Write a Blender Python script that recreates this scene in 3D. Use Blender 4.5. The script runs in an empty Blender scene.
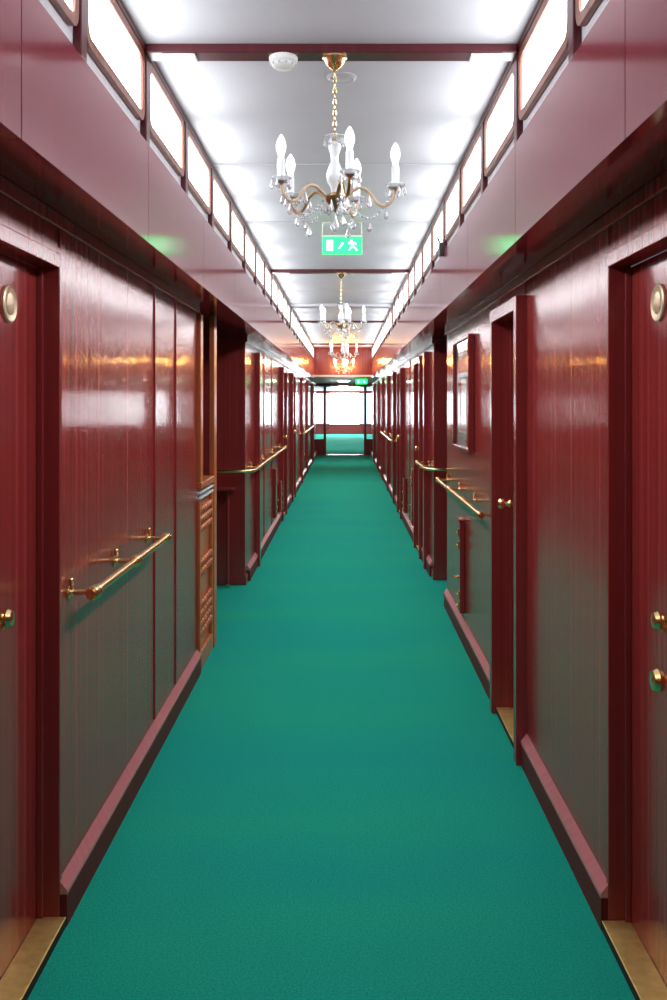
import bpy, math, random
from mathutils import Vector, Matrix
random.seed(7)
PI = math.pi
SC = bpy.context.scene
COL = SC.collection

# ------------------------------------------------------------------ dimensions
EYE = 1.53
WL, WR = 0.835, 0.765          # wall planes
FL, FR = 0.650, 0.5625         # fascia planes of the raised ceiling
ZS = 2.07                      # soffit height
ZF = 2.383                     # top of the fascia panels
ZC = 2.70                      # raised ceiling
YB = -1.3                      # unseen bulkhead, set close behind the viewer to darken the near floor
YM = 19.9                      # end of the raised ceiling
YD = 26.7                      # glazed door frame
YE = 44.0                      # end wall of the lounge
BEAMS = [3.02, 8.16, 13.30, 18.44]
CX = -0.034                    # middle of the raised ceiling
ORD = ['first', 'second', 'third', 'fourth', 'fifth', 'sixth', 'seventh', 'eighth', 'ninth', 'tenth', 'eleventh', 'twelfth',
       'thirteenth', 'fourteenth', 'fifteenth', 'sixteenth', 'seventeenth', 'eighteenth', 'nineteenth', 'twentieth',
       'twenty-first', 'twenty-second', 'twenty-third', 'twenty-fourth', 'twenty-fifth', 'twenty-sixth', 'twenty-seventh',
       'twenty-eighth', 'twenty-ninth', 'thirtieth']


# ------------------------------------------------------------------ materials
def base_mat(name, col, rough=0.5, metal=0.0, spec=0.5, ior=1.5):
    m = bpy.data.materials.new(name); m.use_nodes = True
    b = m.node_tree.nodes['Principled BSDF']
    b.inputs['Base Color'].default_value = (*col, 1)
    b.inputs['Roughness'].default_value = rough
    b.inputs['Metallic'].default_value = metal
    b.inputs['Specular IOR Level'].default_value = spec
    b.inputs['IOR'].default_value = ior
    return m, m.node_tree.nodes, m.node_tree.links, b


def wood_mat(name, dark, mid, light, rough, aniso, scale=34.0, spec=0.5, coat=0.0, ior=1.5):
    """lacquered veneer: vertical grain lines and a finish brushed along the grain"""
    m, n, l, b = base_mat(name, mid, rough, 0, spec, ior)
    g = n.new('ShaderNodeNewGeometry')
    s = n.new('ShaderNodeSeparateXYZ'); l.new(g.outputs['Position'], s.inputs[0])
    a = n.new('ShaderNodeMath'); a.operation = 'ADD'
    l.new(s.outputs['X'], a.inputs[0]); l.new(s.outputs['Y'], a.inputs[1])
    z = n.new('ShaderNodeMath'); z.operation = 'MULTIPLY'; z.inputs[1].default_value = 0.002
    l.new(s.outputs['Z'], z.inputs[0])
    c = n.new('ShaderNodeCombineXYZ'); l.new(a.outputs[0], c.inputs['X']); l.new(z.outputs[0], c.inputs['Z'])
    t = n.new('ShaderNodeTexNoise'); t.inputs['Scale'].default_value = scale; t.inputs['Detail'].default_value = 3
    l.new(c.outputs[0], t.inputs['Vector'])
    r = n.new('ShaderNodeValToRGB'); cr = r.color_ramp
    cr.elements[0].position = 0.36; cr.elements[0].color = (*dark, 1)
    cr.elements[1].position = 0.70; cr.elements[1].color = (*light, 1)
    e = cr.elements.new(0.55); e.color = (*mid, 1)
    l.new(t.outputs['Fac'], r.inputs[0]); l.new(r.outputs[0], b.inputs['Base Color'])
    if aniso:
        # fine vertical reeding of the veneer: the normal wavers sideways only, so reflections smear level with the floor
        x = n.new('ShaderNodeVectorMath'); x.operation = 'CROSS_PRODUCT'
        l.new(g.outputs['Normal'], x.inputs[0]); x.inputs[1].default_value = (0, 0, 1)
        sc = n.new('ShaderNodeMath'); sc.operation = 'MULTIPLY'; sc.inputs[1].default_value = 4000
        l.new(a.outputs[0], sc.inputs[0])
        w1 = n.new('ShaderNodeTexWhiteNoise'); w1.noise_dimensions = '1D'; l.new(sc.outputs[0], w1.inputs['W'])
        o1 = n.new('ShaderNodeMath'); o1.operation = 'ADD'; o1.inputs[1].default_value = 77.7; l.new(sc.outputs[0], o1.inputs[0])
        w2 = n.new('ShaderNodeTexWhiteNoise'); w2.noise_dimensions = '1D'; l.new(o1.outputs[0], w2.inputs['W'])
        d = n.new('ShaderNodeMath'); d.operation = 'SUBTRACT'; l.new(w1.outputs['Value'], d.inputs[0]); l.new(w2.outputs['Value'], d.inputs[1])
        da = n.new('ShaderNodeMath'); da.operation = 'ABSOLUTE'; l.new(d.outputs[0], da.inputs[0])
        dd = n.new('ShaderNodeMath'); dd.operation = 'MULTIPLY'; l.new(d.outputs[0], dd.inputs[0]); l.new(da.outputs[0], dd.inputs[1]); d = dd
        k = n.new('ShaderNodeMath'); k.operation = 'MULTIPLY'; k.inputs[1].default_value = aniso; l.new(d.outputs[0], k.inputs[0])
        v = n.new('ShaderNodeVectorMath'); v.operation = 'SCALE'; l.new(x.outputs[0], v.inputs[0]); l.new(k.outputs[0], v.inputs['Scale'])
        p = n.new('ShaderNodeVectorMath'); p.operation = 'ADD'; l.new(g.outputs['Normal'], p.inputs[0]); l.new(v.outputs[0], p.inputs[1])
        q = n.new('ShaderNodeVectorMath'); q.operation = 'NORMALIZE'; l.new(p.outputs[0], q.inputs[0])
        l.new(q.outputs[0], b.inputs['Normal'])
        b.inputs['Specular Tint'].default_value = (1.0, 0.74, 0.76, 1)
    b.inputs['Coat Weight'].default_value = coat
    b.inputs['Coat Roughness'].default_value = 0.06
    return m


def noise_mat(name, c1, c2, scale, rough, bump=0.0, stretch=(1, 1, 1), spec=0.4, detail=4):
    m, n, l, b = base_mat(name, c1, rough, 0, spec)
    g = n.new('ShaderNodeNewGeometry')
    v = n.new('ShaderNodeVectorMath'); v.operation = 'MULTIPLY'; v.inputs[1].default_value = stretch
    l.new(g.outputs['Position'], v.inputs[0])
    t = n.new('ShaderNodeTexNoise'); t.inputs['Scale'].default_value = scale; t.inputs['Detail'].default_value = detail
    l.new(v.outputs[0], t.inputs['Vector'])
    r = n.new('ShaderNodeValToRGB')
    r.color_ramp.elements[0].position = 0.32; r.color_ramp.elements[0].color = (*c1, 1)
    r.color_ramp.elements[1].position = 0.68; r.color_ramp.elements[1].color = (*c2, 1)
    l.new(t.outputs['Fac'], r.inputs[0]); l.new(r.outputs[0], b.inputs['Base Color'])
    if bump:
        bp = n.new('ShaderNodeBump'); bp.inputs['Strength'].default_value = bump; bp.inputs['Distance'].default_value = 0.004
        l.new(t.outputs['Fac'], bp.inputs['Height']); l.new(bp.outputs[0], b.inputs['Normal'])
    return m


def emit_mat(name, col, strength):
    m, n, l, b = base_mat(name, col, 0.4)
    b.inputs['Emission Color'].default_value = (*col, 1)
    b.inputs['Emission Strength'].default_value = strength
    return m


WOOD = wood_mat('mahogany_lacquer', (0.225, 0.023, 0.021), (0.26, 0.029, 0.028), (0.36, 0.058, 0.055), 0.13, 0.26, ior=1.66)
WOODF = wood_mat('fascia_lacquer', (0.18, 0.030, 0.042), (0.21, 0.038, 0.052), (0.25, 0.052, 0.068), 0.12, 0.05, ior=2.4)
BOARD = wood_mat('skirting_board_wood', (0.10, 0.012, 0.014), (0.12, 0.014, 0.017), (0.14, 0.018, 0.02), 0.5, 0, spec=0.15)
SKIRT = wood_mat('skirting_sheen', (0.50, 0.170, 0.185), (0.54, 0.190, 0.205), (0.58, 0.21, 0.225), 0.27, 0, ior=2.3)  # pinkish window sheen on the skirting top, put into the base colour
WOODP = wood_mat('mahogany_solid', (0.20, 0.023, 0.023), (0.24, 0.028, 0.028), (0.27, 0.035, 0.035), 0.2, 0.10, ior=1.7)
BEAMW = wood_mat('dark_beam_wood', (0.075, 0.009, 0.014), (0.09, 0.011, 0.017), (0.11, 0.015, 0.022), 0.3, 0)
SOFFIT = wood_mat('soffit_lacquer', (0.10, 0.010, 0.013), (0.12, 0.012, 0.016), (0.15, 0.017, 0.022), 0.10, 0, ior=1.8)
OAK = wood_mat('orange_varnished_wood', (0.34, 0.085, 0.028), (0.50, 0.14, 0.045), (0.62, 0.20, 0.07), 0.3, 0, 26)
FRAMEW = wood_mat('brown_window_wood', (0.16, 0.045, 0.024), (0.24, 0.075, 0.040), (0.30, 0.10, 0.05), 0.35, 0, 20)
WHITE = noise_mat('white_ceiling_paint', (0.565, 0.56, 0.60), (0.60, 0.595, 0.63), 3.0, 0.5, spec=0.3)
WHITEP, *_ = base_mat('white_plastic', (0.80, 0.80, 0.78), 0.4)
CREAM, *_ = base_mat('cream_bracket', (0.80, 0.78, 0.60), 0.4)
BLACK, *_ = base_mat('black_metal', (0.015, 0.015, 0.017), 0.35)
DARK, *_ = base_mat('dark_gap', (0.02, 0.006, 0.006), 0.7)
BRASS = noise_mat('polished_brass', (0.88, 0.60, 0.24), (0.95, 0.72, 0.36), 9.0, 0.26)
BRASS.node_tree.nodes['Principled BSDF'].inputs['Metallic'].default_value = 1.0
PLATE = noise_mat('worn_brass_plate', (0.70, 0.46, 0.14), (0.85, 0.60, 0.22), 30.0, 0.42)
PLATE.node_tree.nodes['Principled BSDF'].inputs['Metallic'].default_value = 0.75
PALEB = noise_mat('pale_brass', (0.62, 0.48, 0.30), (0.80, 0.66, 0.46), 45.0, 0.42)
PALEB.node_tree.nodes['Principled BSDF'].inputs['Metallic'].default_value = 0.6
ABRASS, *_ = base_mat('antique_brass', (0.42, 0.27, 0.12), 0.28, 1.0)
GOLD, *_ = base_mat('gilt_chain', (0.85, 0.62, 0.30), 0.25, 1.0)
PAPER = noise_mat('printed_paper', (0.55, 0.56, 0.58), (0.75, 0.74, 0.72), 14, 0.6)
GREEN = emit_mat('sign_green', (0.014, 0.62, 0.14), 2.2); GREEN2 = emit_mat('bright_sign_green', (0.006, 0.70, 0.10), 4.0); GREEN.node_tree.nodes['Principled BSDF'].inputs['Base Color'].default_value = (0.01, 0.10, 0.04, 1)
PICTO = emit_mat('sign_white', (0.75, 1.0, 0.92), 1.3)
PANE = emit_mat('daylit_frosted_pane', (0.92, 0.97, 1.0), 5.3)
BIGPANE = emit_mat('daylit_lounge_pane', (0.95, 0.98, 1.0), 22.0)
SIDEGLOW = emit_mat('lounge_side_glow', (0.95, 0.98, 1.0), 1.3)  # glow of the panels added along the lounge sides
SIDEPANE = emit_mat('dim_lounge_pane', (0.62, 0.74, 0.90), 0.7)
FILLM = emit_mat('added_fill_glow', (1.0, 0.97, 0.90), 95.0)  # glow of the fill light added before the glazed frame
FILLM2 = emit_mat('added_lounge_fill_glow', (1.0, 0.98, 0.94), 25.0)  # glow of the fill lights added in the lounge
SPOTM, *_ = base_mat('grey_lens', (0.55, 0.56, 0.58), 0.3)
BULB = emit_mat('frosted_bulb', (0.80, 0.83, 0.86), 0.45)
WARMBULB = emit_mat('warm_lit_bulb', (1.0, 0.50, 0.10), 300.0)
CANDLE, *_ = base_mat('milk_white_sleeve', (0.60, 0.62, 0.63), 0.3)
GLASS, _n, _l, _b = base_mat('cut_crystal', (0.80, 0.81, 0.84), 0.05, 0, 0.5, 1.5)
_b.inputs['Transmission Weight'].default_value = 0.6
CLEAR, _n, _l, _b = base_mat('clear_glass', (0.95, 0.98, 1.0), 0.01, 0, 0.5, 1.45)
_b.inputs['Transmission Weight'].default_value = 1.0
AMBER, _n, _l, _b = base_mat('smoky_glass_arm', (0.66, 0.50, 0.33), 0.10, 0.0, 0.6, 1.5)
_b.inputs['Transmission Weight'].default_value = 0.35


def carpet():
    m, n, l, b = base_mat('teal_green_carpet', (0.01, 0.2, 0.15), 0.95, 0, 0.04)
    g = n.new('ShaderNodeNewGeometry')
    t = n.new('ShaderNodeTexNoise'); t.inputs['Scale'].default_value = 170; t.inputs['Detail'].default_value = 3
    l.new(g.outputs['Position'], t.inputs['Vector'])
    t2 = n.new('ShaderNodeTexNoise'); t2.inputs['Scale'].default_value = 1.4; t2.inputs['Detail'].default_value = 2
    v = n.new('ShaderNodeVectorMath'); v.operation = 'MULTIPLY'; v.inputs[1].default_value = (0.35, 1, 1)  # crosswise bands of light on the floor, put into the carpet colour
    l.new(g.outputs['Position'], v.inputs[0]); l.new(v.outputs[0], t2.inputs['Vector'])
    r1 = n.new('ShaderNodeValToRGB')
    r1.color_ramp.elements[0].position = 0.3; r1.color_ramp.elements[0].color = (0.006, 0.22, 0.158, 1)
    r1.color_ramp.elements[1].position = 0.7; r1.color_ramp.elements[1].color = (0.016, 0.365, 0.272, 1)
    l.new(t.outputs['Fac'], r1.inputs[0])
    r2 = n.new('ShaderNodeValToRGB')
    r2.color_ramp.elements[0].position = 0.35; r2.color_ramp.elements[0].color = (0.86, 0.95, 1.0, 1)
    r2.color_ramp.elements[1].position = 0.65; r2.color_ramp.elements[1].color = (1.15, 1.04, 0.93, 1)
    l.new(t2.outputs['Fac'], r2.inputs[0])
    mx = n.new('ShaderNodeMix'); mx.data_type = 'RGBA'; mx.blend_type = 'MULTIPLY'; mx.inputs['Factor'].default_value = 1
    l.new(r1.outputs[0], mx.inputs['A']); l.new(r2.outputs[0], mx.inputs['B'])
    l.new(mx.outputs['Result'], b.inputs['Base Color'])
    bp = n.new('ShaderNodeBump'); bp.inputs['Strength'].default_value = 0.5; bp.inputs['Distance'].default_value = 0.004
    l.new(t.outputs['Fac'], bp.inputs['Height']); l.new(bp.outputs[0], b.inputs['Normal'])
    return m


CARPET = carpet()


# ------------------------------------------------------------------ mesh helpers
class MB:
    def __init__(self):
        self.v, self.f = [], []

    def add(self, vs, fs):
        o = len(self.v)
        self.v += [tuple(p) for p in vs]
        self.f += [tuple(i + o for i in q) for q in fs]
        return self

    def box(self, x0, x1, y0, y1, z0, z1):
        x0, x1 = min(x0, x1), max(x0, x1); y0, y1 = min(y0, y1), max(y0, y1); z0, z1 = min(z0, z1), max(z0, z1)
        vs = [(x0, y0, z0), (x1, y0, z0), (x1, y1, z0), (x0, y1, z0), (x0, y0, z1), (x1, y0, z1), (x1, y1, z1), (x0, y1, z1)]
        return self.add(vs, [(0, 3, 2, 1), (4, 5, 6, 7), (0, 1, 5, 4), (1, 2, 6, 5), (2, 3, 7, 6), (3, 0, 4, 7)])

    def lathe(self, prof, n=20, M=None):
        """prof: (radius, z) list, bottom to top or any order, spun about z"""
        M = M or Matrix()
        vs, fs = [], []
        for r, z in prof:
            for k in range(n):
                a = 2 * PI * k / n
                vs.append(M @ Vector((max(r, 1e-5) * math.cos(a), max(r, 1e-5) * math.sin(a), z)))
        for i in range(len(prof) - 1):
            for k in range(n):
                k2 = (k + 1) % n
                fs.append((i * n + k, i * n + k2, (i + 1) * n + k2, (i + 1) * n + k))
        fs.append(tuple(reversed(range(n)))); fs.append(tuple((len(prof) - 1) * n + k for k in range(n)))
        return self.add(vs, fs)

    def tube(self, pts, r, n=10, closed=False):
        pts = [Vector(p) for p in pts]; m = len(pts)
        rs = r if isinstance(r, (list, tuple)) else [r] * m
        vs, fs = [], []
        ref = None
        for i, p in enumerate(pts):
            if closed:
                d = pts[(i + 1) % m] - pts[i - 1]
            else:
                d = pts[min(i + 1, m - 1)] - pts[max(i - 1, 0)]
            d.normalize()
            if ref is None:
                ref = d.cross(Vector((0, 0, 1)))
                if ref.length < 1e-3: ref = d.cross(Vector((1, 0, 0)))
            u = (ref - d * ref.dot(d)).normalized(); ref = u; w = d.cross(u)
            for k in range(n):
                a = 2 * PI * k / n
                vs.append(p + (u * math.cos(a) + w * math.sin(a)) * rs[i])
        for i in range(m if closed else m - 1):
            j = (i + 1) % m
            for k in range(n):
                k2 = (k + 1) % n
                fs.append((i * n + k, i * n + k2, j * n + k2, j * n + k))
        if not closed:
            fs.append(tuple(reversed(range(n)))); fs.append(tuple((m - 1) * n + k for k in range(n)))
        return self.add(vs, fs)

    def ball(self, c, r, n=12, squash=(1, 1, 1)):
        prof = [(r * math.sin(PI * i / 8), -r * math.cos(PI * i / 8)) for i in range(9)]
        M = Matrix.Translation(c) @ Matrix.Diagonal((*squash, 1))
        return self.lathe(prof, n, M)

    def prism(self, poly, y0, y1):
        """poly in (x, z), extruded along y"""
        n = len(poly)
        vs = [(x, y0, z) for x, z in poly] + [(x, y1, z) for x, z in poly]
        fs = [tuple(range(n)), tuple(reversed(range(n, 2 * n)))]
        fs += [(i, n + i, n + (i + 1) % n, (i + 1) % n) for i in range(n)]
        return self.add(vs, fs)

    def build(self, name, mat, parent=None, smooth=False, bevel=0.0, origin=None):
        me = bpy.data.meshes.new(name)
        vs = self.v
        if origin is not None:
            o = Vector(origin); vs = [tuple(Vector(p) - o) for p in vs]
        me.from_pydata(vs, [], self.f); me.validate(); me.update()
        import bmesh
        bm = bmesh.new(); bm.from_mesh(me)
        bmesh.ops.recalc_face_normals(bm, faces=bm.faces)
        bm.to_mesh(me); bm.free()
        me.materials.append(mat)
        ob = bpy.data.objects.new(name, me); COL.objects.link(ob)
        if origin is not None: ob.location = origin
        if parent is not None:
            ob.parent = parent
            ob.location = Vector(ob.location) - Vector(parent.get('base', (0, 0, 0)))
        if smooth:
            for p in me.polygons: p.use_smooth = True
            me.set_sharp_from_angle(angle=math.radians(40))
        if bevel:
            bv = ob.modifiers.new('edge', 'BEVEL'); bv.width = bevel; bv.segments = 2; bv.limit_method = 'ANGLE'
        return ob


def empty(name, loc=(0, 0, 0), parent=None):
    o = bpy.data.objects.new(name, None); COL.objects.link(o)
    o.empty_display_size = 0.05
    o.location = loc
    if parent: o.parent = parent
    else: o['base'] = tuple(loc)
    return o


def tag(o, label, cat, group=None):
    o['label'] = label; o['category'] = cat
    if group: o['group'] = group
    return o


def struct(o, label=None, cat=None, group=None):
    o['kind'] = 'structure'
    if label: o['label'] = label
    if cat: o['category'] = cat
    if group: o['group'] = group
    return o


def dup(root, loc):
    r = root.copy(); COL.objects.link(r); r.location = loc
    def rec(src, dst):
        for ch in list(src.children):
            c = ch.copy(); COL.objects.link(c); c.parent = dst
            rec(ch, c)
    rec(root, r)
    return r


# ------------------------------------------------------------------ floor and ceilings
struct(MB().box(-2.3, 2.0, YB, YE, -0.04, 0).build('floor', CARPET), 'teal green carpet running the whole length of the corridor', 'floor')
struct(MB().box(-FL - 0.12, FR + 0.12, YB, YM, ZC, ZC + 0.04).build('ceiling', WHITE), 'white raised ceiling between the two rows of high windows', 'ceiling')
struct(MB().box(-1.5, 1.4, YM, YE, ZS, ZS + 0.04).build('ceiling_low', WHITE), 'low white ceiling beyond the red end bulkhead', 'ceiling')
for i, y in enumerate(BEAMS):
    b = empty('beam_%d' % (i + 1), (CX, y + 0.04, ZC)); struct(b, 'dark red cross beam under the white ceiling, %s from the viewer' % ORD[i], 'beam')
    MB().box(-FL, FR, y, y + 0.08, ZC - 0.03, ZC - 0.0005).build('beam_board', BEAMW, b, bevel=0.003)
    for x0, x1 in ((-FL + 0.05, -FL + 0.16), (FR - 0.15, FR - 0.05)):
        MB().box(x0, x1, y + 0.004, y + 0.076, ZC - 0.037, ZC - 0.0305).build('cover_plate', WHITEP, b, bevel=0.002)
struct(MB().box(-FL, FR, 11.0, 11.24, ZC - 0.035, ZC - 0.0005).build('beam_5', WHITE), 'broad white cross band under the ceiling at the wide window posts', 'beam')
# ceiling panel joints between the beams: thin white battens
for i, y in enumerate([1.55, 4.55, 6.0, 9.7, 12.2]):
    struct(MB().box(-FL, FR, y, y + 0.012, ZC - 0.003, ZC - 0.0003).build('trim_%d' % (i + 1), WHITE), None)

# ------------------------------------------------------------------ raised side walls with the clerestory windows
def rrect(w, h, r, n=5):
    pts = []
    for cx, cz, a0 in ((w - r, h - r, 0), (-w + r, h - r, 90), (-w + r, -h + r, 180), (w - r, -h + r, 270)):
        for k in range(n + 1):
            a = math.radians(a0 + 90 * k / n)
            pts.append((cx + r * math.cos(a), cz + r * math.sin(a)))
    return pts


def window_ring(w, h, r, fw, x0, x1, cy, cz):
    """rounded frame in the y-z plane, between x0 and x1"""
    o = rrect(w, h, r + 0.4 * fw); i = rrect(w - fw, h - fw, r)
    n = len(o); vs = []
    for x in (x0, x1):
        vs += [(x, cy + a, cz + b) for a, b in o] + [(x, cy + a, cz + b) for a, b in i]
    fs = []
    for k in range(n):
        j = (k + 1) % n
        fs += [(k, j, n + j, n + k), (2 * n + k, 3 * n + k, 3 * n + j, 2 * n + j), (k, 2 * n + k, 2 * n + j, j), (n + k, n + j, 3 * n + j, 3 * n + k)]
    return MB().add(vs, fs)


def pane_mesh(w, h, r, x0, x1, cy, cz):
    p = rrect(w, h, r); n = len(p)
    vs = [(x0, cy + a, cz + b) for a, b in p] + [(x1, cy + a, cz + b) for a, b in p]
    fs = [tuple(range(n)), tuple(reversed(range(n, 2 * n)))] + [(k, (k + 1) % n, n + (k + 1) % n, n + k) for k in range(n)]
    return MB().add(vs, fs)


SKYW = 1.9
POSTS = [3.06 + 0.75 * k for k in range(-5, 23)]        # post centres
wn = 0
for s, F, side in ((-1, FL, 'left'), (1, FR, 'right')):
    up = empty('wall_upper_%s' % side, (s * F, 0, ZS)); struct(up, 'mahogany fascia and white strip below the %s high windows' % side, 'wall')
    # fascia panels with narrow joints
    edges = [YB] + [3.06 + 1.2 * k for k in range(-3, 15)] + [YM]
    edges = [e for e in edges if YB <= e <= YM]
    for a, b in zip(edges[:-1], edges[1:]):
        if b - a < 0.05: continue
        MB().box(s * F, s * (F + 0.03), a + 0.0025, b - 0.0025, ZS - 0.012, ZF).build('fascia_panel', WOODF, up)
    MB().box(s * (F + 0.006), s * (F + 0.034), YB, YM, ZS - 0.008, ZF - 0.004).build('fascia_backing', DARK, up)
    MB().box(s * (F + 0.022), s * (F + 0.04), YB, YM, ZF, ZC - 0.002).build('upper_board', WHITE, up)
    MB().box(s * (F + 0.002), s * (F + 0.021), YB, YM, ZC - 0.022, ZC - 0.001).build('coving', BEAMW, up, bevel=0.003)
    for k, y in enumerate(POSTS):
        MB().box(s * F, s * (F + 0.0215), y - 0.025, y + 0.025, ZF + 0.0005, ZC - 0.023).build('window_post', BEAMW, up, bevel=0.003)
    MB().box(s * (F + 0.001), s * (F + 0.0215), 11.0, 11.24, ZF + 0.0005, ZC - 0.023).build('wide_post', BEAMW, up, bevel=0.003)
    idx = 0
    for k, (a, b) in enumerate(zip(POSTS[:-1], POSTS[1:])):
        wn += 1; idx += 1
        y0, y1 = a + 0.03, b - 0.03
        if a < 11.1 < b:
            y0, y1 = a + 0.03, 10.995
            if y1 - y0 < 0.3: y0, y1 = 11.245, b - 0.03
        cy, hw = (y0 + y1) / 2, (y1 - y0) / 2
        cz, hh = 2.558, 0.118
        w = empty('window_%d' % wn, (s * F, cy, cz))
        struct(w, 'rounded high window on the %s side, %s along from the viewer end' % (side, ORD[idx - 1]), 'window')
        window_ring(hw, hh, 0.035, 0.028, s * (F + 0.004), s * (F + 0.0218), cy, cz).build('window_frame', FRAMEW, w, bevel=0.002)
        pane_mesh(hw - 0.0285, hh - 0.0285, 0.034, s * (F + 0.013), s * (F + 0.0215), cy, cz).build('pane', PANE, w)
        # the sky's light falling in and down through this window
        if cy > 1.7:
            la = bpy.data.lights.new('skylight', 'AREA'); la.shape = 'RECTANGLE'; la.size = 2 * hw - 0.08; la.size_y = 0.16
            la.energy = SKYW * (1.0 if cy < 6 else 1.3); la.color = (0.95, 0.98, 1.0); la.spread = math.radians(125)
            lo = bpy.data.objects.new('skylight', la); COL.objects.link(lo)
            lo.location = (s * (F - 0.045), cy, cz - 0.02)
            dvec = Vector((-s * math.cos(math.radians(50)), 0, -math.sin(math.radians(50))))
            zax = -dvec; xax = Vector((0, 1, 0)); yax = zax.cross(xax)
            lo.rotation_euler = Matrix((xax, yax, zax)).transposed().to_euler()

# ------------------------------------------------------------------ soffits
struct(MB().box(-2.3, -FL - 0.0305, YB, YM, ZS, ZS + 0.03).build('ceiling_soffit_left', SOFFIT), 'dark glossy soffit above the left wall', 'ceiling')
struct(MB().box(FR + 0.0305, 2.0, YB, YM, ZS, ZS + 0.03).build('ceiling_soffit_right', SOFFIT), 'dark glossy soffit above the right wall', 'ceiling')

# ------------------------------------------------------------------ lower walls, doors, skirting
DOORS = {
    'left': [(2.01, 2.70, 0), (11.95, 12.63, 1), (14.20, 14.88, 1), (22.9, 23.58, 1)],
    'right': [(1.99, 2.68, 0), (3.95, 4.55, 1), (9.05, 9.70, 1), (12.15, 12.83, 1), (18.1, 18.78, 1), (20.4, 21.08, 1), (23.2, 23.88, 1)],
}
GAPS = {'left': (5.22, 7.74), 'right': (6.94, 7.96)}
SEAMS = {'left': [4.056, 4.56, 9.55, 10.55, 13.4, 15.6, 16.5, 18.6, 21.1, 22.0, 24.9],
         'right': [6.92, 10.9, 13.3, 14.9, 17.0, 19.6, 22.0, 24.6]}
PILAS = {'left': [8.60, 17.4, 19.8], 'right': [8.46, 13.95, 15.9]}
DTOP = 1.95
DOORWORD = {
    'left': ['near left door with a round brass plaque and brass handle', 'closed mahogany door on the left just beyond the curved handrail',
             'closed mahogany door second after the curved left handrail', 'last mahogany door on the left before the glazed frame'],
    'right': ['near right door with a round brass plaque and two brass knobs', 'deeply framed mahogany door beside the right handrail, its knob sticking out',
              'mahogany door just after the curved right handrail', 'mahogany door beyond the two low hatches on the right wall',
              'mahogany door just after the far right handrail', 'second mahogany door after the far right handrail',
              'last mahogany door on the right before the glazed frame'],
}


def xdisc(mb, s, x, y, z, prof, n=24):
    """lathe about an axis pointing out of the wall into the corridor (local z -> -s x)"""
    M = Matrix.Translation((x, y, z)) @ Matrix.Rotation(-s * PI / 2, 4, 'Y')
    mb.lathe(prof, n, M); return mb


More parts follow.
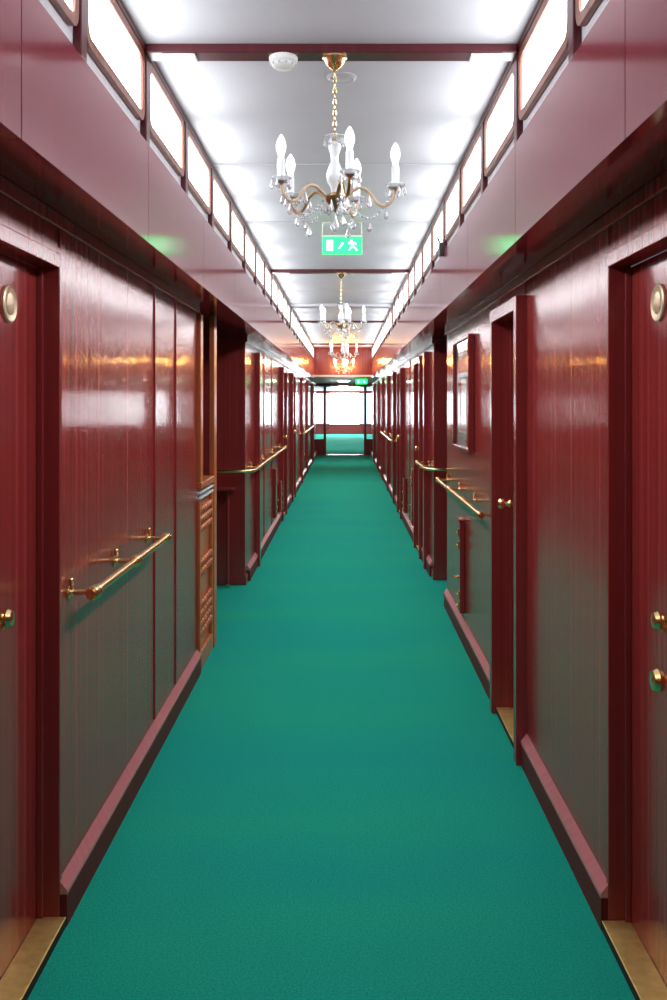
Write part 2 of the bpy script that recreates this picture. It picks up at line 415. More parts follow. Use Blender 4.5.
dn = 0; bn = 5
for s, W, side in ((-1, WL, 'left'), (1, WR, 'right')):
    wall = empty('wall_%s' % side, (s * W, 0, 0)); struct(wall, '%s wall of glossy mahogany panels' % side, 'wall')
    ga, gb = GAPS[side]
    gb2 = gb + 0.16
    cuts = sorted([(a, b) for a, b, k in DOORS[side]] + [(ga, gb2)])
    segs, y = [], YB
    for a, b in cuts:
        segs.append((y, a)); y = b
    segs.append((y, YD))
    for (a, b) in segs:
        inner = [q for q in SEAMS[side] if a + 0.05 < q < b - 0.05]
        ee = [a] + inner + [b]
        for p, q in zip(ee[:-1], ee[1:]):
            MB().box(s * W, s * (W + 0.03), p, q, 0.0, ZS - 0.001).build('wall_panel', WOOD, wall)
        for q in inner:
            MB().box(s * (W - 0.006), s * (W + 0.002), q - 0.010, q + 0.010, 0.142, 2.028).build('seam_strip', WOODP, wall, bevel=0.002)
        sk = [(s * (W - u), v) for u, v in ((0.024, 0), (0.024, 0.094), (0.0005, 0.094), (0.0005, 0))]
        cap = [(s * (W - u), v) for u, v in ((0.0255, 0.0943), (0.0255, 0.102), (0.0235, 0.108), (0.0195, 0.112), (0.0005, 0.137), (0.0005, 0.0943))]
        bn += 1
        bb = struct(MB().prism(sk, a + 0.0, b - 0.0).build('baseboard_%s_%d' % (side, bn), BOARD), 'dark red skirting with pinkish sheen coloured into its top moulding along the %s wall' % side, 'skirting', '%s skirting boards' % side)
        MB().prism(cap, a + 0.0, b - 0.0).build('top_moulding', SKIRT, bb, True)['label'] = 'glossy top moulding with pinkish sheen put into its colour'
    MB().box(s * (W - 0.018), s * (W - 0.0005), YB, ga, ZS - 0.04, ZS - 0.0005).build('top_moulding', WOODP, wall, bevel=0.004)
    MB().box(s * (W - 0.018), s * (W - 0.0005), gb + 0.001, YD, ZS - 0.04, ZS - 0.0005).build('top_moulding', WOODP, wall, bevel=0.004)
    for q in PILAS[side]:
        MB().box(s * (W - 0.045), s * (W - 0.0005), q, q + 0.10, 0.0, 1.99).build('pilaster', WOODP, wall, bevel=0.003)
    for j, (a, b, kind) in enumerate(DOORS[side]):
        dn += 1
        d = empty('door_%d' % dn, (s * W, (a + b) / 2, 0)); struct(d, DOORWORD[side][j], 'door')
        rec = 0.062
        pr = 0.046 if kind else 0.004
        cw = 0.055 if kind else 0.02
        # transom above
        MB().box(s * W, s * (W + 0.03), a, b, DTOP, ZS - 0.001).build('transom_panel', WOOD, d)
        # casing
        for y0, y1 in ((a - cw, a + 0.004), (b - 0.004, b + cw)):
            MB().box(s * (W - pr), s * (W + rec), y0, y1, 0.0, DTOP + (0.03 if kind else 0.0)).build('door_jamb', WOODP, d, bevel=0.003)
            MB().box(s * (W - 0.006), s * (W - 0.0005), (y0 + y1) / 2 - 0.008, (y0 + y1) / 2 + 0.008, DTOP + 0.031, ZS - 0.041).build('jamb_strip', WOODP, d, bevel=0.002)
        MB().box(s * (W - pr), s * (W + rec), a, b, DTOP - 0.03, DTOP + (0.03 if kind else 0.012)).build('door_lintel', WOODP, d, bevel=0.003)
        # leaf
        MB().box(s * (W + 0.06), s * (W + 0.10), a + 0.001, b - 0.001, 0.03, DTOP - 0.031).build('door_leaf', WOOD, d)
        for y0, y1 in ((a, a + 0.016), (b - 0.016, b)):
            MB().box(s * (W + 0.042), s * (W + 0.0595), y0, y1, 0.032, DTOP - 0.031).build('door_stop', WOODP, d, bevel=0.002)
        # threshold
        MB().box(s * (W - 0.022), s * (W + 0.0595), a, b, 0.0, 0.026).build('sill', DARK, d)
        t = MB().box(s * (W - 0.023), s * (W + 0.0595), a + 0.002, b - 0.002, 0.0262, 0.031)
        t.build('threshold_plate', PLATE, d, bevel=0.002)
        X = s * (W + 0.0598)
        if kind == 0:
            yp = 2.46 if s < 0 else 2.43
            pl = xdisc(MB(), s, X, yp, 1.79, [(0.05, 0), (0.05, 0.005), (0.046, 0.008), (0.042, 0.006), (0.0, 0.006)]).build('brass_plaque', PALEB, d, True)
            xdisc(MB(), s, X - s * 0.0062, yp, 1.79, [(0.030, 0), (0.030, 0.001), (0.022, 0.0035), (0.0, 0.0045)]).build('plaque_relief', PALEB, pl, True)
            # upper lever knob with thumb turn, lower oval knob
            yh = 2.335 if s < 0 else 2.31
            k = MB(); xdisc(k, s, X, yh, 0.985, [(0.024, 0), (0.024, 0.004), (0.011, 0.008), (0.009, 0.03), (0.019, 0.036), (0.024, 0.046), (0.019, 0.056), (0.0, 0.060)])
            k.build('door_knob', BRASS, d, True)
            k = MB(); xdisc(k, s, X, yh + 0.016, 0.962, [(0.016, 0), (0.016, 0.003), (0.006, 0.006), (0.006, 0.016), (0.011, 0.02), (0.011, 0.028), (0.0, 0.032)])
            k.build('thumb_turn', BRASS, d, True)
            k = MB(); xdisc(k, s, X, yh - (0.12 if s < 0 else 0.0), 0.835, [(0.028, 0), (0.028, 0.004), (0.012, 0.008), (0.012, 0.026), (0.026, 0.034), (0.03, 0.046), (0.024, 0.058), (0.0, 0.062)])
            k.build('oval_knob', BRASS, d, True)
        else:
            yh = b - 0.22 if s > 0 else b - 0.1
            k = MB(); xdisc(k, s, X, yh, 1.055, [(0.026, 0), (0.026, 0.005), (0.010, 0.01), (0.010, 0.05), (0.018, 0.056), (0.012, 0.064), (0.012, 0.078), (0.022, 0.086), (0.025, 0.098), (0.018, 0.108), (0.0, 0.112)])
            k.build('door_knob', BRASS, d, True)

# ------------------------------------------------------------------ side recesses
def bulk(name, boxes, label, mat=WOOD):
    r = empty(name, (0, 0, 0)); struct(r, label, 'wall')
    for nm, b in boxes: MB().box(*b).build(nm, mat, r)
    return r


r = bulk('wall_recess_left', [('bulkhead_face', (-2.3, -WL, 7.74, 7.90, 0, ZS - 0.001)), ('recess_back', (-2.3, -2.25, 5.0, 7.739, 0, ZS - 0.001)),
                              ('recess_side', (-2.249, -WL - 0.031, 5.0, 5.05, 0, ZS - 0.001))], 'mahogany bulkhead pillar closing the left side recess', WOODP)
MB().box(-2.24, -WL + 0.012, 7.725, 7.7395, 0, 0.075).build('plinth', WOODP, r, bevel=0.003)
MB().box(-WL + 0.001, -WL + 0.012, 7.7395, 7.90, 0, 0.075).build('plinth', WOODP, r, bevel=0.003)
r = bulk('wall_recess_right', [('bulkhead_face', (WR, 2.0, 7.96, 8.12, 0, ZS - 0.001)), ('recess_back', (1.95, 2.0, 6.8, 7.959, 0, ZS - 0.001)),
                               ('recess_side', (WR + 0.031, 1.949, 6.85, 6.9, 0, ZS - 0.001))], 'mahogany bulkhead pillar closing the right side recess', WOODP)
MB().box(WR - 0.012, 1.94, 7.945, 7.9595, 0, 0.075).build('plinth', WOODP, r, bevel=0.003)
MB().box(WR - 0.012, WR - 0.001, 7.9595, 8.12, 0, 0.075).build('plinth', WOODP, r, bevel=0.003)
struct(MB().box(-2.3, 2.0, YB - 0.05, YB - 0.001, -0.04, ZC + 0.04).build('wall_back_shade', WOOD), 'unseen mahogany bulkhead set close behind the viewer to darken the near floor', 'wall')

# ------------------------------------------------------------------ carved wooden screen in the left recess opening
sx = -0.845
scr = empty('carved_screen', (sx, 5.46, 0))
tag(scr, 'orange wood screen with carved lower panel and ledge at the left recess', 'screen')
MB().box(sx, sx + 0.030, 5.235, 5.325, 1.075, 2.03).build('upright_post', OAK, scr, bevel=0.004)
MB().box(sx, sx + 0.032, 5.76, 5.87, 0.0, 2.068).build('upright_post', OAK, scr, bevel=0.004)
MB().box(sx - 0.05, sx + 0.035, 5.235, 5.759, 1.035, 1.074).build('ledge', OAK, scr, bevel=0.006)
for z in (1.005, 0.975):
    MB().box(sx + 0.005, sx + 0.030, 5.235, 5.759, z, z + 0.014).build('white_bead', CANDLE, scr, bevel=0.004)
MB().box(sx - 0.03, sx + 0.004, 5.235, 5.759, 0.0, 1.034).build('panel_board', OAK, scr, bevel=0.003)
for (y0, y1, z0, z1) in ((5.235, 5.27, 0.10, 0.97), (5.72, 5.759, 0.10, 0.97), (5.235, 5.759, 0.0, 0.10)):
    MB().box(sx + 0.0045, sx + 0.026, y0, y1, z0, z1).build('panel_rail', OAK, scr, bevel=0.004)
car = 0
for z0, rows in ((0.80, 3), (0.55, 2), (0.20, 4)):
    for rr in range(rows):
        zz = z0 + rr * 0.055
        for k in range(6):
            y = 5.300 + k * 0.080
            MB().ball((sx + 0.0145, y, zz), 0.022, 12, (0.8, 1.5, 1.0)).build('carved_boss', OAK, scr, True)

# fold-down shelf on the left bulkhead
sh = empty('wall_shelf', (-0.985, 7.66, 0))
tag(sh, 'small mahogany shelf on one slim leg against the left bulkhead', 'shelf')
MB().box(-1.07, -0.91, 7.60, 7.7245, 0.80, 0.825).build('shelf_top', WOODP, sh, bevel=0.004)
MB().tube([(-0.968, 7.64, 0.03), (-0.968, 7.64, 0.7995)], 0.014, 14).build('leg', WOODP, sh, True)
MB().lathe([(0.016, 0.0005), (0.018, 0.006), (0.015, 0.03)], 14, Matrix.Translation((-0.968, 7.64, 0))).build('brass_foot', BRASS, sh, True)

# ------------------------------------------------------------------ brass handrails
def bracket(s, W, y, z, xr):
    m = MB()
    m.tube([(s * (W - 0.001), y, z), (s * (xr + 0.004), y, z)], 0.0085, 10)
    xdisc(m, s, s * (W - 0.001), y, z, [(0.020, 0), (0.020, 0.004), (0.012, 0.008), (0.009, 0.016), (0.0, 0.017)], 16)
    m.tube([(s * (W - 0.010), y, z), (s * (W - 0.010), y, z + 0.036)], 0.0075, 10)
    m.ball((s * (W - 0.010), y, z + 0.036), 0.0085, 10)
    return m


def collar(s, xr, y, z):
    M = Matrix.Translation((s * xr, y, z)) @ Matrix.Rotation(PI / 2, 4, 'X')
    return MB().lathe([(0.0135, -0.026), (0.020, -0.022), (0.022, -0.012), (0.018, 0), (0.022, 0.012), (0.020, 0.022), (0.0135, 0.026)], 18, M)


def handrail(s, W, pts, ybr, z, label, caps=True):
    xr = W - 0.08
    h = empty('handrail', (s * W, (ybr[0] + ybr[-1]) / 2, z)); tag(h, label, 'handrail', 'brass handrails along the corridor')
    MB().tube(pts, 0.0135, 14).build('rail', BRASS, h, True)
    for y in ybr:
        bracket(s, W, y, z, xr).build('bracket', BRASS, h, True)
        collar(s, xr, y, z).build('collar', BRASS, h, True)
    return h


ZR = 0.957
handrail(-1, WL, [(-WL + 0.08, 2.755, ZR), (-WL + 0.08, 3.93, ZR)], [2.79, 3.34, 3.90], ZR, 'straight brass handrail on the near left wall panel')
handrail(1, WR, [(WR - 0.08, 4.66, ZR), (WR - 0.08, 6.86, ZR)], [4.70, 5.40, 6.10, 6.82], ZR, 'straight brass handrail on four brackets under the framed notice, right wall')


def curved(s, W, xend, yface, yend):
    x = W - 0.08; p = [(s * xend, yface - 0.02, ZR), (s * xend, yface - 0.075, ZR), (s * (xend - 0.02), yface - 0.095, ZR)]
    p = [(s * xend, yface - 0.002, ZR), (s * xend, yface - 0.06, ZR), (s * (xend - 0.015), yface - 0.082, ZR), (s * (xend - 0.04), yface - 0.09, ZR)]
    c = (x + 0.12, yface + 0.03)
    for k in range(7):
        a = k / 6 * PI / 2
        p.append((s * (c[0] - 0.12 * math.sin(a)), c[1] - 0.12 * math.cos(a), ZR))
    p.append((s * x, yend, ZR))
    return p


handrail(-1, WL, curved(-1, WL, 1.07, 7.74, 11.75), [8.15, 9.3, 10.5, 11.7], ZR, 'brass handrail curving round the left bulkhead above the small shelf')
handrail(1, WR, curved(1, WR, 0.93, 7.96, 8.84), [8.30, 8.80], ZR, 'short brass handrail curving round the right bulkhead pillar')
handrail(-1, WL, [(-WL + 0.08, 16.9, ZR), (-WL + 0.08, 22.4, ZR)], [17.0, 18.7, 20.5, 22.3], ZR, 'small far brass handrail on the left wall, near the corridor end')
handrail(1, WR, [(WR - 0.08, 13.45, ZR), (WR - 0.08, 17.75, ZR)], [13.55, 15.4, 17.7], ZR, 'small far brass handrail on the right wall, near the corridor end')

# ------------------------------------------------------------------ framed notice and hatches on the right wall
nb = empty('framed_notice', (WR, 5.86, 1.23))
tag(nb, 'glazed notice in a mahogany frame with brass corners, right wall above the handrail', 'notice')
y0, y1, z0, z1 = 5.47, 6.25, 1.23, 1.935
xi, xo = WR - 0.038, WR - 0.001
MB().box(xi, xo, y0, y1, z0, z0 + 0.02).build('frame_rail', WOODP, nb, bevel=0.004)
MB().box(xi, xo, y0, y1, z1 - 0.02, z1).build('frame_rail', WOODP, nb, bevel=0.004)
MB().box(xi, xo, y0, y0 + 0.02, z0 + 0.0205, z1 - 0.0205).build('frame_stile', WOODP, nb, bevel=0.004)
MB().box(xi, xo, y1 - 0.02, y1, z0 + 0.0205, z1 - 0.0205).build('frame_stile', WOODP, nb, bevel=0.004)
MB().box(WR - 0.012, WR - 0.002, y0 + 0.021, y1 - 0.021, z0 + 0.021, z1 - 0.021).build('paper_sheet', PAPER, nb)
MB().box(WR - 0.013, WR - 0.0121, y1 - 0.28, y1 - 0.12, 1.44, 1.66).build('dark_picture', DARK, nb)
MB().box(WR - 0.022, WR - 0.019, y0 + 0.021, y1 - 0.021, z0 + 0.021, z1 - 0.021).build('glass_pane', CLEAR, nb)
for yy in (y0 + 0.02, y1 - 0.02):
    for zz in (z0 + 0.07, z1 - 0.10):
        k = MB(); xdisc(k, 1, xi - 0.0003, yy, zz, [(0.013, 0), (0.013, 0.005), (0.006, 0.010), (0.0, 0.011)], 14)
        k.box(xi - 0.004, xi - 0.0003, yy - 0.012, yy + 0.012, zz - 0.03, zz + 0.06)
        k.build('brass_corner', BRASS, nb, True)


def hatch(s, W, y, z0, z1, wd, label):
    h = empty('wall_hatch', (s * W, y + wd / 2, z0)); tag(h, label, 'hatch', 'low hatches on the corridor walls')
    MB().box(s * (W - 0.034), s * (W - 0.001), y, y + wd, z0, z1).build('hatch_board', WOODP, h, bevel=0.005)
    MB().box(s * (W - 0.040), s * (W - 0.001), y - 0.006, y + wd + 0.006, z1 + 0.0005, z1 + 0.016).build('hatch_cap', WOODP, h, bevel=0.005)
    zm = (z0 + z1) / 2
    for zz in (z1 - 0.07, z1 - 0.15, z0 + 0.05, z0 + 0.12):
        k = MB().box(s * (W - 0.040), s * (W - 0.0342), y + 0.004, y + 0.05, zz - 0.022, zz + 0.022)
        k.tube([(s * (W - 0.041), y + 0.008, zz - 0.024), (s * (W - 0.041), y + 0.008, zz + 0.024)], 0.006, 10)
        k.ball((s * (W - 0.046), y + 0.03, zz), 0.008, 10)
        k.build('brass_hinge', BRASS, h, True)
    k = MB(); xdisc(k, s, s * (W - 0.0342), y + wd - 0.03, zm - 0.08, [(0.013, 0), (0.013, 0.003), (0.005, 0.006), (0.005, 0.014), (0.011, 0.02), (0.0, 0.026)], 14)
    k.build('knob', BRASS, h, True)


hatch(1, WR, 5.90, 0.18, 0.765, 0.16, 'narrow mahogany hatch with brass hinges below the right handrail')
hatch(1, WR, 10.1, 0.18, 0.775, 0.16, 'taller low hatch on the right wall beyond the bulkhead pillar')
hatch(1, WR, 11.5, 0.15, 0.565, 0.16, 'shorter low hatch on the right wall beyond the bulkhead pillar')
hatch(-1, WL, 10.75, 0.18, 0.735, 0.16, 'taller low hatch under the curved left handrail')
hatch(-1, WL, 11.6, 0.15, 0.52, 0.16, 'shorter low hatch under the end of the curved left handrail')

# ------------------------------------------------------------------ chandeliers
def crystal(c, h, r):
    """faceted pear drop hanging from point c"""
    x, y, z = c
    prof = [(0.0, 0), (r * 0.25, -h * 0.22), (r * 0.7, -h * 0.55), (r, -h * 0.74), (r * 0.55, -h * 0.93), (0.0, -h)]
    return MB().lathe(prof, 7, Matrix.Translation(c))


def bead(mb, c, r):
    mb.lathe([(0, -r), (r * 0.85, -r * 0.4), (r * 0.85, r * 0.4), (0, r)], 6, Matrix.Translation(c))


def spline(pts, n=6):
    out = []
    P = [Vector(p) for p in pts]; P = [2 * P[0] - P[1]] + P + [2 * P[-1] - P[-2]]
    for i in range(1, len(P) - 2):
        for k in range(n):
            t = k / n
            out.append(0.5 * ((2 * P[i]) + (P[i + 1] - P[i - 1]) * t + (2 * P[i - 1] - 5 * P[i] + 4 * P[i + 1] - P[i + 2]) * t * t + (3 * P[i] - P[i - 1] - 3 * P[i + 1] + P[i + 2]) * t ** 3))
    out.append(P[-2]); return out


def make_chandelier(loc, label):
    root = empty('chandelier', loc); root['base'] = (0, 0, 0)
    tag(root, label, 'chandelier', 'crystal chandeliers along the ceiling')
    # local frame: z = 0 is the underside of the beam
    MB().lathe([(0.041, -0.0005), (0.041, -0.005), (0.035, -0.010), (0.031, -0.022), (0.020, -0.034), (0.010, -0.041), (0.007, -0.046), (0, -0.046)], 24).build('canopy', BRASS, root, True)
    m = MB(); z = -0.044; k = 0
    while z > -0.27:
        ring = []
        for q in range(10):
            a = 2 * PI * q / 10
            u, w = 0.0055 * math.cos(a), 0.012 * math.sin(a)
            ring.append((u, 0, z - 0.010 + w) if k % 2 else (0, u, z - 0.010 + w))
        m.tube(ring, 0.0019, 6, True); z -= 0.0185; k += 1
    m.build('chain', GOLD, root, True)
    # little glass crown at the top of the stem
    m = MB().lathe([(0.006, -0.262), (0.02, -0.268), (0.034, -0.262), (0.036, -0.265), (0.02, -0.275), (0.006, -0.278)], 18)
    m.build('glass_crown', GLASS, root, True)
    for q in range(5):
        a = 2 * PI * q / 5 + 0.5
        crystal((0.033 * math.cos(a), 0.033 * math.sin(a), -0.268), 0.032, 0.0075).build('crystal_drop', GLASS, root)
    # milk-glass stem
    MB().lathe([(0.006, -0.278), (0.019, -0.288), (0.021, -0.300), (0.013, -0.325), (0.012, -0.345), (0.022, -0.368), (0.028, -0.390), (0.024, -0.415), (0.013, -0.432), (0.012, -0.452)], 24).build('glass_stem', CANDLE, root, True)
    # brass hub bowl with finial
    MB().lathe([(0.012, -0.448), (0.018, -0.455), (0.034, -0.460), (0.034, -0.468), (0.026, -0.482), (0.012, -0.494), (0.006, -0.505), (0.0, -0.515)], 24).build('hub', ABRASS, root, True)
    crystal((0, 0, -0.515), 0.062, 0.0155).build('finial_drop', GLASS, root)
    for q in range(6):
        a = 2 * PI * q / 6 + 0.2
        crystal((0.030 * math.cos(a), 0.030 * math.sin(a), -0.474), 0.046, 0.0095).build('crystal_drop', GLASS, root)
    for q in range(5):
        th = math.radians(4 + 72 * q)
        cx, sy = math.cos(th), -math.sin(th)
        def P(r, z): return (r * cx, r * sy, z)
        arm = MB().tube(spline([P(0.026, -0.470), P(0.048, -0.452), P(0.080, -0.434), P(0.112, -0.447), P(0.140, -0.485), P(0.168, -0.494), P(0.190, -0.475), P(0.200, -0.440)]),
                        0.0052, 9).build('arm', AMBER if q % 2 == 0 else ABRASS, root, True)
        T = Matrix.Translation(P(0.200, 0))
        MB().lathe([(0.0, -0.446), (0.010, -0.444), (0.012, -0.436), (0.006, -0.4352)], 16, T).build('candle_cup', ABRASS, arm, True)
        MB().lathe([(0.006, -0.4350), (0.022, -0.434), (0.031, -0.424), (0.033, -0.426), (0.022, -0.438), (0.008, -0.4395)], 18, T).build('drip_pan', GLASS, arm, True)
        MB().lathe([(0.012, -0.4335), (0.0125, -0.365), (0.010, -0.362), (0, -0.362)], 16, T).build('candle_sleeve', CANDLE, arm, True)
        MB().lathe([(0.009, -0.3615), (0.010, -0.352), (0.0155, -0.335), (0.0165, -0.322), (0.012, -0.303), (0.005, -0.290), (0.0, -0.285)], 18, T).build('bulb', BULB, arm, True)
        for e in range(5):
            a = 2 * PI * e / 5 + 0.3 * q
            c = Vector(P(0.200, -0.428)) + Vector((0.031 * math.cos(a), 0.031 * math.sin(a), 0))
            crystal(c, 0.034, 0.0075).build('crystal_drop', GLASS, arm)
        crystal(P(0.168, -0.499), 0.042, 0.0105).build('crystal_drop', GLASS, arm)
        crystal(P(0.112, -0.452), 0.050, 0.0105).build('crystal_drop', GLASS, arm)
        # bead garlands: from the drip pan in to the hub
        g = MB()
        for e in range(15):
            t = e / 14
            bead(g, P(0.196 - 0.162 * t, -0.444 - 0.020 * t - 0.080 * math.sin(PI * t)), 0.0056)
        g.build('bead_garland', GLASS, arm)
        crystal(P(0.115, -0.5410), 0.040, 0.0105).build('crystal_drop', GLASS, arm)
    return root


BU = ZC - 0.03
LBL = ['nearest crystal chandelier, large, hanging beside the round smoke detector', 'smaller crystal chandelier hanging second, just beyond the green exit sign',
       'small crystal chandelier hanging third, overlapping the top of the red end bulkhead', 'smallest farthest crystal chandelier with warm lit bulbs before the red bulkhead']
ch0 = make_chandelier((CX, BEAMS[0] + 0.04, BU), LBL[0])
for i in (1, 2, 3):
    c = dup(ch0, (CX, BEAMS[i] + 0.04, BU)); c['label'] = LBL[i]; c['group'] = ch0['group']
    if i == 3:
        for a in c.children:
            for b in a.children:
                if b.name.startswith('bulb'):
                    b.data = b.data.copy(); b.data.materials[0] = WARMBULB

# ------------------------------------------------------------------ smoke detector, ceiling spot, exit signs
sd = empty('smoke_detector', (-0.2035, BEAMS[0] + 0.04, BU)); sd['base'] = (0, 0, 0)
tag(sd, 'round white smoke detector on the cross beam left of the nearest chandelier', 'smoke detector')
MB().lathe([(0.046, -0.0005), (0.048, -0.004), (0.046, -0.016), (0.040, -0.020), (0, -0.020)], 28).build('detector_base', WHITEP, sd, True)
MB().lathe([(0.036, -0.0205), (0.038, -0.030), (0.028, -0.038), (0.0, -0.040)], 28).build('sensor_head', WHITEP, sd, True)
m = MB()
for k in range(10):
    a = 2 * PI * k / 10
    m.ball((0.0385 * math.cos(a), 0.0385 * math.sin(a), -0.027), 0.0045, 8)
m.build('vent_slot', SPOTM, sd, True)
sp = empty('ceiling_spot', (-0.012, 3.33, ZC)); sp['base'] = (0, 0, 0)
tag(sp, 'flat grey round ceiling fitting just behind the nearest chandelier canopy', 'ceiling fitting')
MB().lathe([(0.054, -0.0005), (0.054, -0.005), (0.044, -0.010), (0.038, -0.006), (0.0, -0.006)], 28).build('rim', SPOTM, sp, True)
MB().lathe([(0.036, -0.0065), (0.030, -0.009), (0.0, -0.010)], 24).build('lens', SPOTM, sp, True)


def exit_sign(x, y, zc, w, h, ztop, label, green):
    e = empty('exit_sign', (x, y, ztop)); e['base'] = (0, 0, 0); tag(e, label, 'exit sign', 'green exit signs')
    z = zc - ztop
    MB().box(-w / 2, w / 2, -0.014, 0.014, z - h / 2, z + h / 2).build('sign_box', green, e, bevel=0.004)
    MB().box(-w / 2 - 0.003, w / 2 + 0.003, -0.016, 0.016, z + h / 2 + 0.0005, z + h / 2 + 0.010).build('top_rail', CREAM, e, bevel=0.002)
    br = MB()
    for sx_ in (-1, 1):
        br.tube([(sx_ * (w / 2 - 0.002), 0, z + h / 2 + 0.010), (sx_ * (w / 2 - 0.002), 0, -0.012), (sx_ * (w / 2 - 0.03), 0, -0.0035)], 0.0034, 8)
        br.tube([(sx_ * (w / 2 - 0.055), 0, -0.0035), (sx_ * (w / 2 - 0.03), 0, -0.0035)], 0.0034, 8)
    br.build('hanger_bracket', CREAM, e, True)
    yf = -0.0145
    k = h / 0.116
    def pl(poly, nm):
        MB().prism([(p[0] * k, z + p[1] * k) for p in poly], yf - 0.002, yf).build(nm, PICTO, e)
    pl([(-0.103, -0.036), (-0.061, -0.036), (-0.061, 0.036), (-0.103, 0.036)], 'door_symbol')
    # arrow pointing up towards the door symbol
    pl([(-0.028, -0.022), (-0.016, -0.022), (0.010, 0.012), (0.004, 0.020), (-0.004, 0.016), (-0.002, 0.010)], 'arrow_symbol')
    # running figure
    fig = MB()
    def limb(pts, t):
        for (a, b) in zip(pts[:-1], pts[1:]):
            dx, dz = b[0] - a[0], b[1] - a[1]; L = math.hypot(dx, dz) or 1
            nx, nz = -dz / L * t, dx / L * t
            q = [(a[0] + nx, a[1] + nz), (b[0] + nx, b[1] + nz), (b[0] - nx, b[1] - nz), (a[0] - nx, a[1] - nz)]
            fig.prism([(p[0] * k, z + p[1] * k) for p in q], yf - 0.002, yf)
    limb([(0.066, 0.018), (0.074, -0.010)], 0.008)
    limb([(0.074, -0.008), (0.054, -0.018), (0.048, -0.034)], 0.0045)
    limb([(0.074, -0.008), (0.090, -0.020), (0.100, -0.036)], 0.0045)
    limb([(0.066, 0.016), (0.050, 0.010), (0.042, 0.020)], 0.0038)
    limb([(0.066, 0.016), (0.086, 0.016), (0.096, 0.006)], 0.0038)
    hd = [(0.062 + 0.0085 * math.cos(2 * PI * i / 12), 0.031 + 0.0085 * math.sin(2 * PI * i / 12)) for i in range(12)]
    fig.prism([(p[0] * k, z + p[1] * k) for p in hd], yf - 0.002, yf)
    fig.build('running_figure', PICTO, e)
    return e


exit_sign(-0.019, 6.0, 2.548 - 0.005, 0.258, 0.112, ZC, 'green exit sign hung below the nearest chandelier', GREEN)
exit_sign(0.385, 21.6, 2.003, 0.26, 0.105, ZS, 'tiny far green exit sign under the low ceiling at the corridor end', GREEN2)

# small black clamp on the right window posts
cl = empty('window_clamp', (FR, 5.31, ZF)); tag(cl, 'small black clamp on the right row of high windows', 'clamp')
MB().box(FR - 0.024, FR - 0.001, 5.285, 5.335, ZF - 0.02, ZF + 0.06).build('clamp_body', BLACK, cl, bevel=0.005)
MB().tube([(FR - 0.02, 5.31, ZF + 0.061), (FR - 0.03, 5.31, ZF + 0.085), (FR - 0.045, 5.31, ZF + 0.09)], 0.006, 8).build('clamp_lever', BLACK, cl, True)

# ------------------------------------------------------------------ far end: red bulkhead, glazed frame, lounge
struct(MB().box(-FL - 0.03, FR + 0.03, YM, YM + 0.05, ZS + 0.0405, ZC - 0.0005).build('wall_end_bulkhead', WOODP), 'red bulkhead panel closing the raised ceiling', 'wall')
for s, W, side in ((-1, WL, 'left'), (1, WR, 'right')):
    struct(MB().box(s * W, s * (W + 0.03), YM, YD, ZS - 0.0005, ZS + 0.03).build('trim_side_%s' % side, WOODP))
gf = empty('glazed_door_frame', (CX, YD, 0)); struct(gf, 'dark glazed door frame crossing the far end of the corridor', 'door frame')
for s, W in ((-1, WL), (1, WR)):
    MB().box(s * 0.545, s * 0.62, YD, YD + 0.10, 0, 1.985).build('frame_post', WOODP, gf, bevel=0.004)
    MB().box(s * 0.621, s * (W + 0.03), YD + 0.04, YD + 0.05, 0.46, 1.985).build('side_light', CLEAR, gf)
    MB().box(s * 0.621, s * (W + 0.03), YD + 0.02, YD + 0.07, 0, 0.459).build('side_panel', WOODP, gf)
MB().box(-WL - 0.03, WR + 0.03, YD, YD + 0.10, 1.986, ZS - 0.001).build('frame_header', WOODP, gf, bevel=0.004)
MB().box(-0.544, 0.544, YD, YD + 0.10, 0.0005, 0.012).build('floor_strip', BRASS, gf, bevel=0.003)
for s, sd_ in ((-1, 'left'), (1, 'right')):
    d = empty('door_%d' % (dn + (1 if s < 0 else 2)), (s * 0.575, YD + 0.12, 0)); struct(d, 'open dark swing door leaf at the far %s end of the corridor' % sd_, 'door')
    MB().box(s * 0.56, s * 0.60, YD + 0.11, YD + 0.62, 0.01, 1.97).build('door_leaf', WOODP, d, bevel=0.003)
    MB().tube([(s * 0.5595, YD + 0.52, 1.12), (s * 0.50, YD + 0.52, 1.12), (s * 0.49, YD + 0.50, 1.12), (s * 0.49, YD + 0.42, 1.12)], 0.011, 10).build('door_handle', BRASS, d, True)
    c = MB().box(s * 0.40, s * 0.66, YD - 0.06, YD - 0.001, 1.99, 2.05).build('door_closer', BLACK, gf, bevel=0.006)
    MB().tube([(s * 0.44, YD - 0.03, 1.9895), (s * 0.44, YD - 0.03, 1.975), (s * 0.62, YD - 0.14, 1.972), (s * 0.72, YD - 0.05, 1.97)], 0.009, 8).build('closer_arm', BLACK, c, True)
    # both lie in the frame's own coordinates
    c.children[0].location = (0, 0, 0)

# lounge beyond
for s, X, sd_ in ((-1, 1.5, 'left'), (1, 1.4, 'right')):
    struct(MB().box(s * X, s * (X + 0.05), YD + 0.0, YE, 0, ZS).build('wall_lounge_%s' % sd_, WOODP), 'lounge wall beyond the glazed frame, %s side' % sd_, 'wall')
    for k in range(4):  # glowing panels added on the side walls to flood the lounge with light
        y = YD + 2.2 + k * 3.9
        wn2 = wn + 4 + k + (4 if s > 0 else 0)
        struct(MB().box(s * (X - 0.02), s * (X - 0.0005), y, y + 2.6, 0.55, 1.9).build('window_%d' % wn2, SIDEGLOW), 'added glowing panel brightening the lounge, %s side, %s beyond the glazed frame' % (sd_, ORD[k]), 'window')
we = empty('wall_end', (CX, YE, 0)); struct(we, 'end wall of the lounge with dark dado under the bright window', 'wall')
MB().box(-1.5, 1.4, YE, YE + 0.05, 0, 0.46).build('dado_panel', WOODP, we)
MB().box(-1.5, 1.4, YE, YE + 0.05, 1.94, ZS).build('head_panel', WOODP, we)
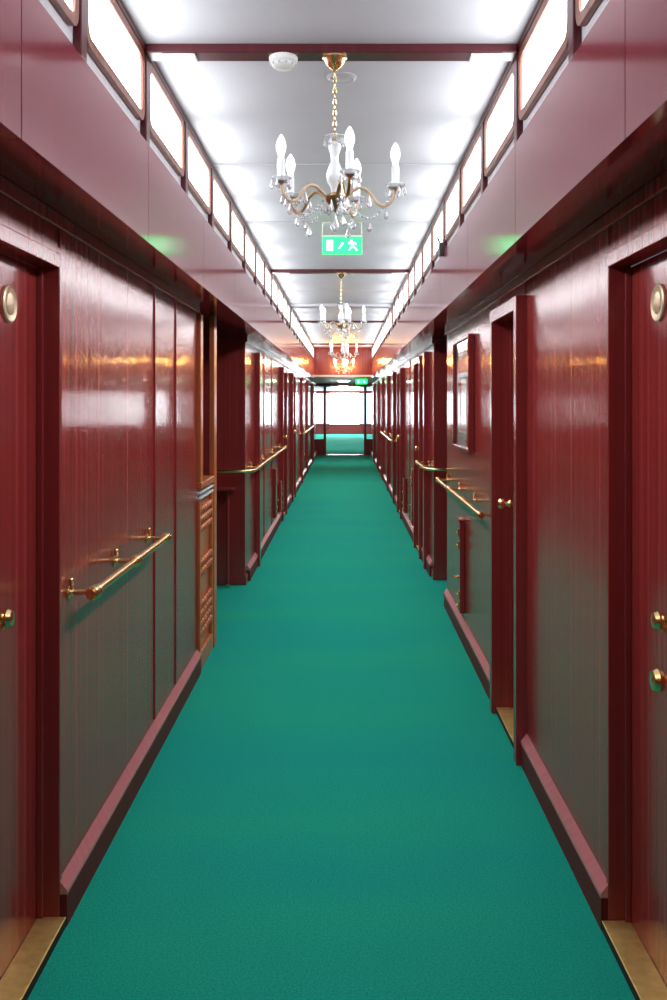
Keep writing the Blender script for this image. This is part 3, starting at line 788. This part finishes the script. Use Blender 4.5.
MB().box(-1.5, 1.4, YE - 0.04, YE - 0.001, 0.46, 0.50).build('window_sill', WOODP, we, bevel=0.004)
for x0, x1 in ((-0.80, -0.745), (0.70, 0.755)):
    MB().box(x0, x1, YE, YE + 0.05, 0.461, 1.939).build('window_mullion', WOODP, we, bevel=0.004)
for nm, x0, x1, mt, lb in (('window_%d' % (wn + 1), -0.7445, 0.6995, BIGPANE, 'large blank white window closing the view at the far end'),
                           ('window_%d' % (wn + 2), -1.5, -0.8005, SIDEPANE, 'dim bluish side pane left of the bright end window'),
                           ('window_%d' % (wn + 3), 0.7555, 1.4, SIDEPANE, 'dim bluish side pane right of the bright end window')):
    struct(MB().box(x0, x1, YE + 0.01, YE + 0.03, 0.461, 1.939).build(nm, mt), lb, 'window')

# flush fill lights added to brighten the low part and the lounge
for i, (y, lb) in enumerate(((23.2, 'added flush fill light before the glazed frame'), (31.0, 'added flush fill light inside the far lounge'), (38.0, 'added flush fill light nearest the end window'))):
    e = empty('ceiling_fill_light', (CX, y, ZS)); e['base'] = (0, 0, 0); tag(e, lb, 'added fill light', 'added fill lights under the low ceiling')
    MB().lathe([(0.17, -0.0005), (0.17, -0.012), (0.155, -0.018), (0.15, -0.010)], 28).build('fill_light_rim', WHITEP, e, True)
    MB().lathe([(0.149, -0.0105), (0.14, -0.022), (0.09, -0.028), (0.0, -0.03)], 28).build('diffuser', FILLM if i == 0 else FILLM2, e, True)

# ------------------------------------------------------------------ world, camera, view
w = bpy.data.worlds.new('world'); SC.world = w; w.use_nodes = True
w.node_tree.nodes['Background'].inputs[0].default_value = (0.8, 0.88, 1.0, 1)
w.node_tree.nodes['Background'].inputs[1].default_value = 0.3
cam = bpy.data.cameras.new('camera'); co = bpy.data.objects.new('camera', cam); COL.objects.link(co)
co.location = (0, 0, EYE); co.rotation_euler = (PI / 2, 0, 0)
cam.sensor_width = 36; cam.sensor_fit = 'AUTO'; cam.lens = 926 / 1000 * 36
cam.shift_x = -0.0115; cam.shift_y = -0.098; cam.clip_start = 0.02; cam.clip_end = 200
SC.camera = co
vs = SC.view_settings
vs.view_transform = 'Standard'; vs.look = 'None'; vs.gamma = 1; vs.use_curve_mapping = False
vs.exposure = 0.7
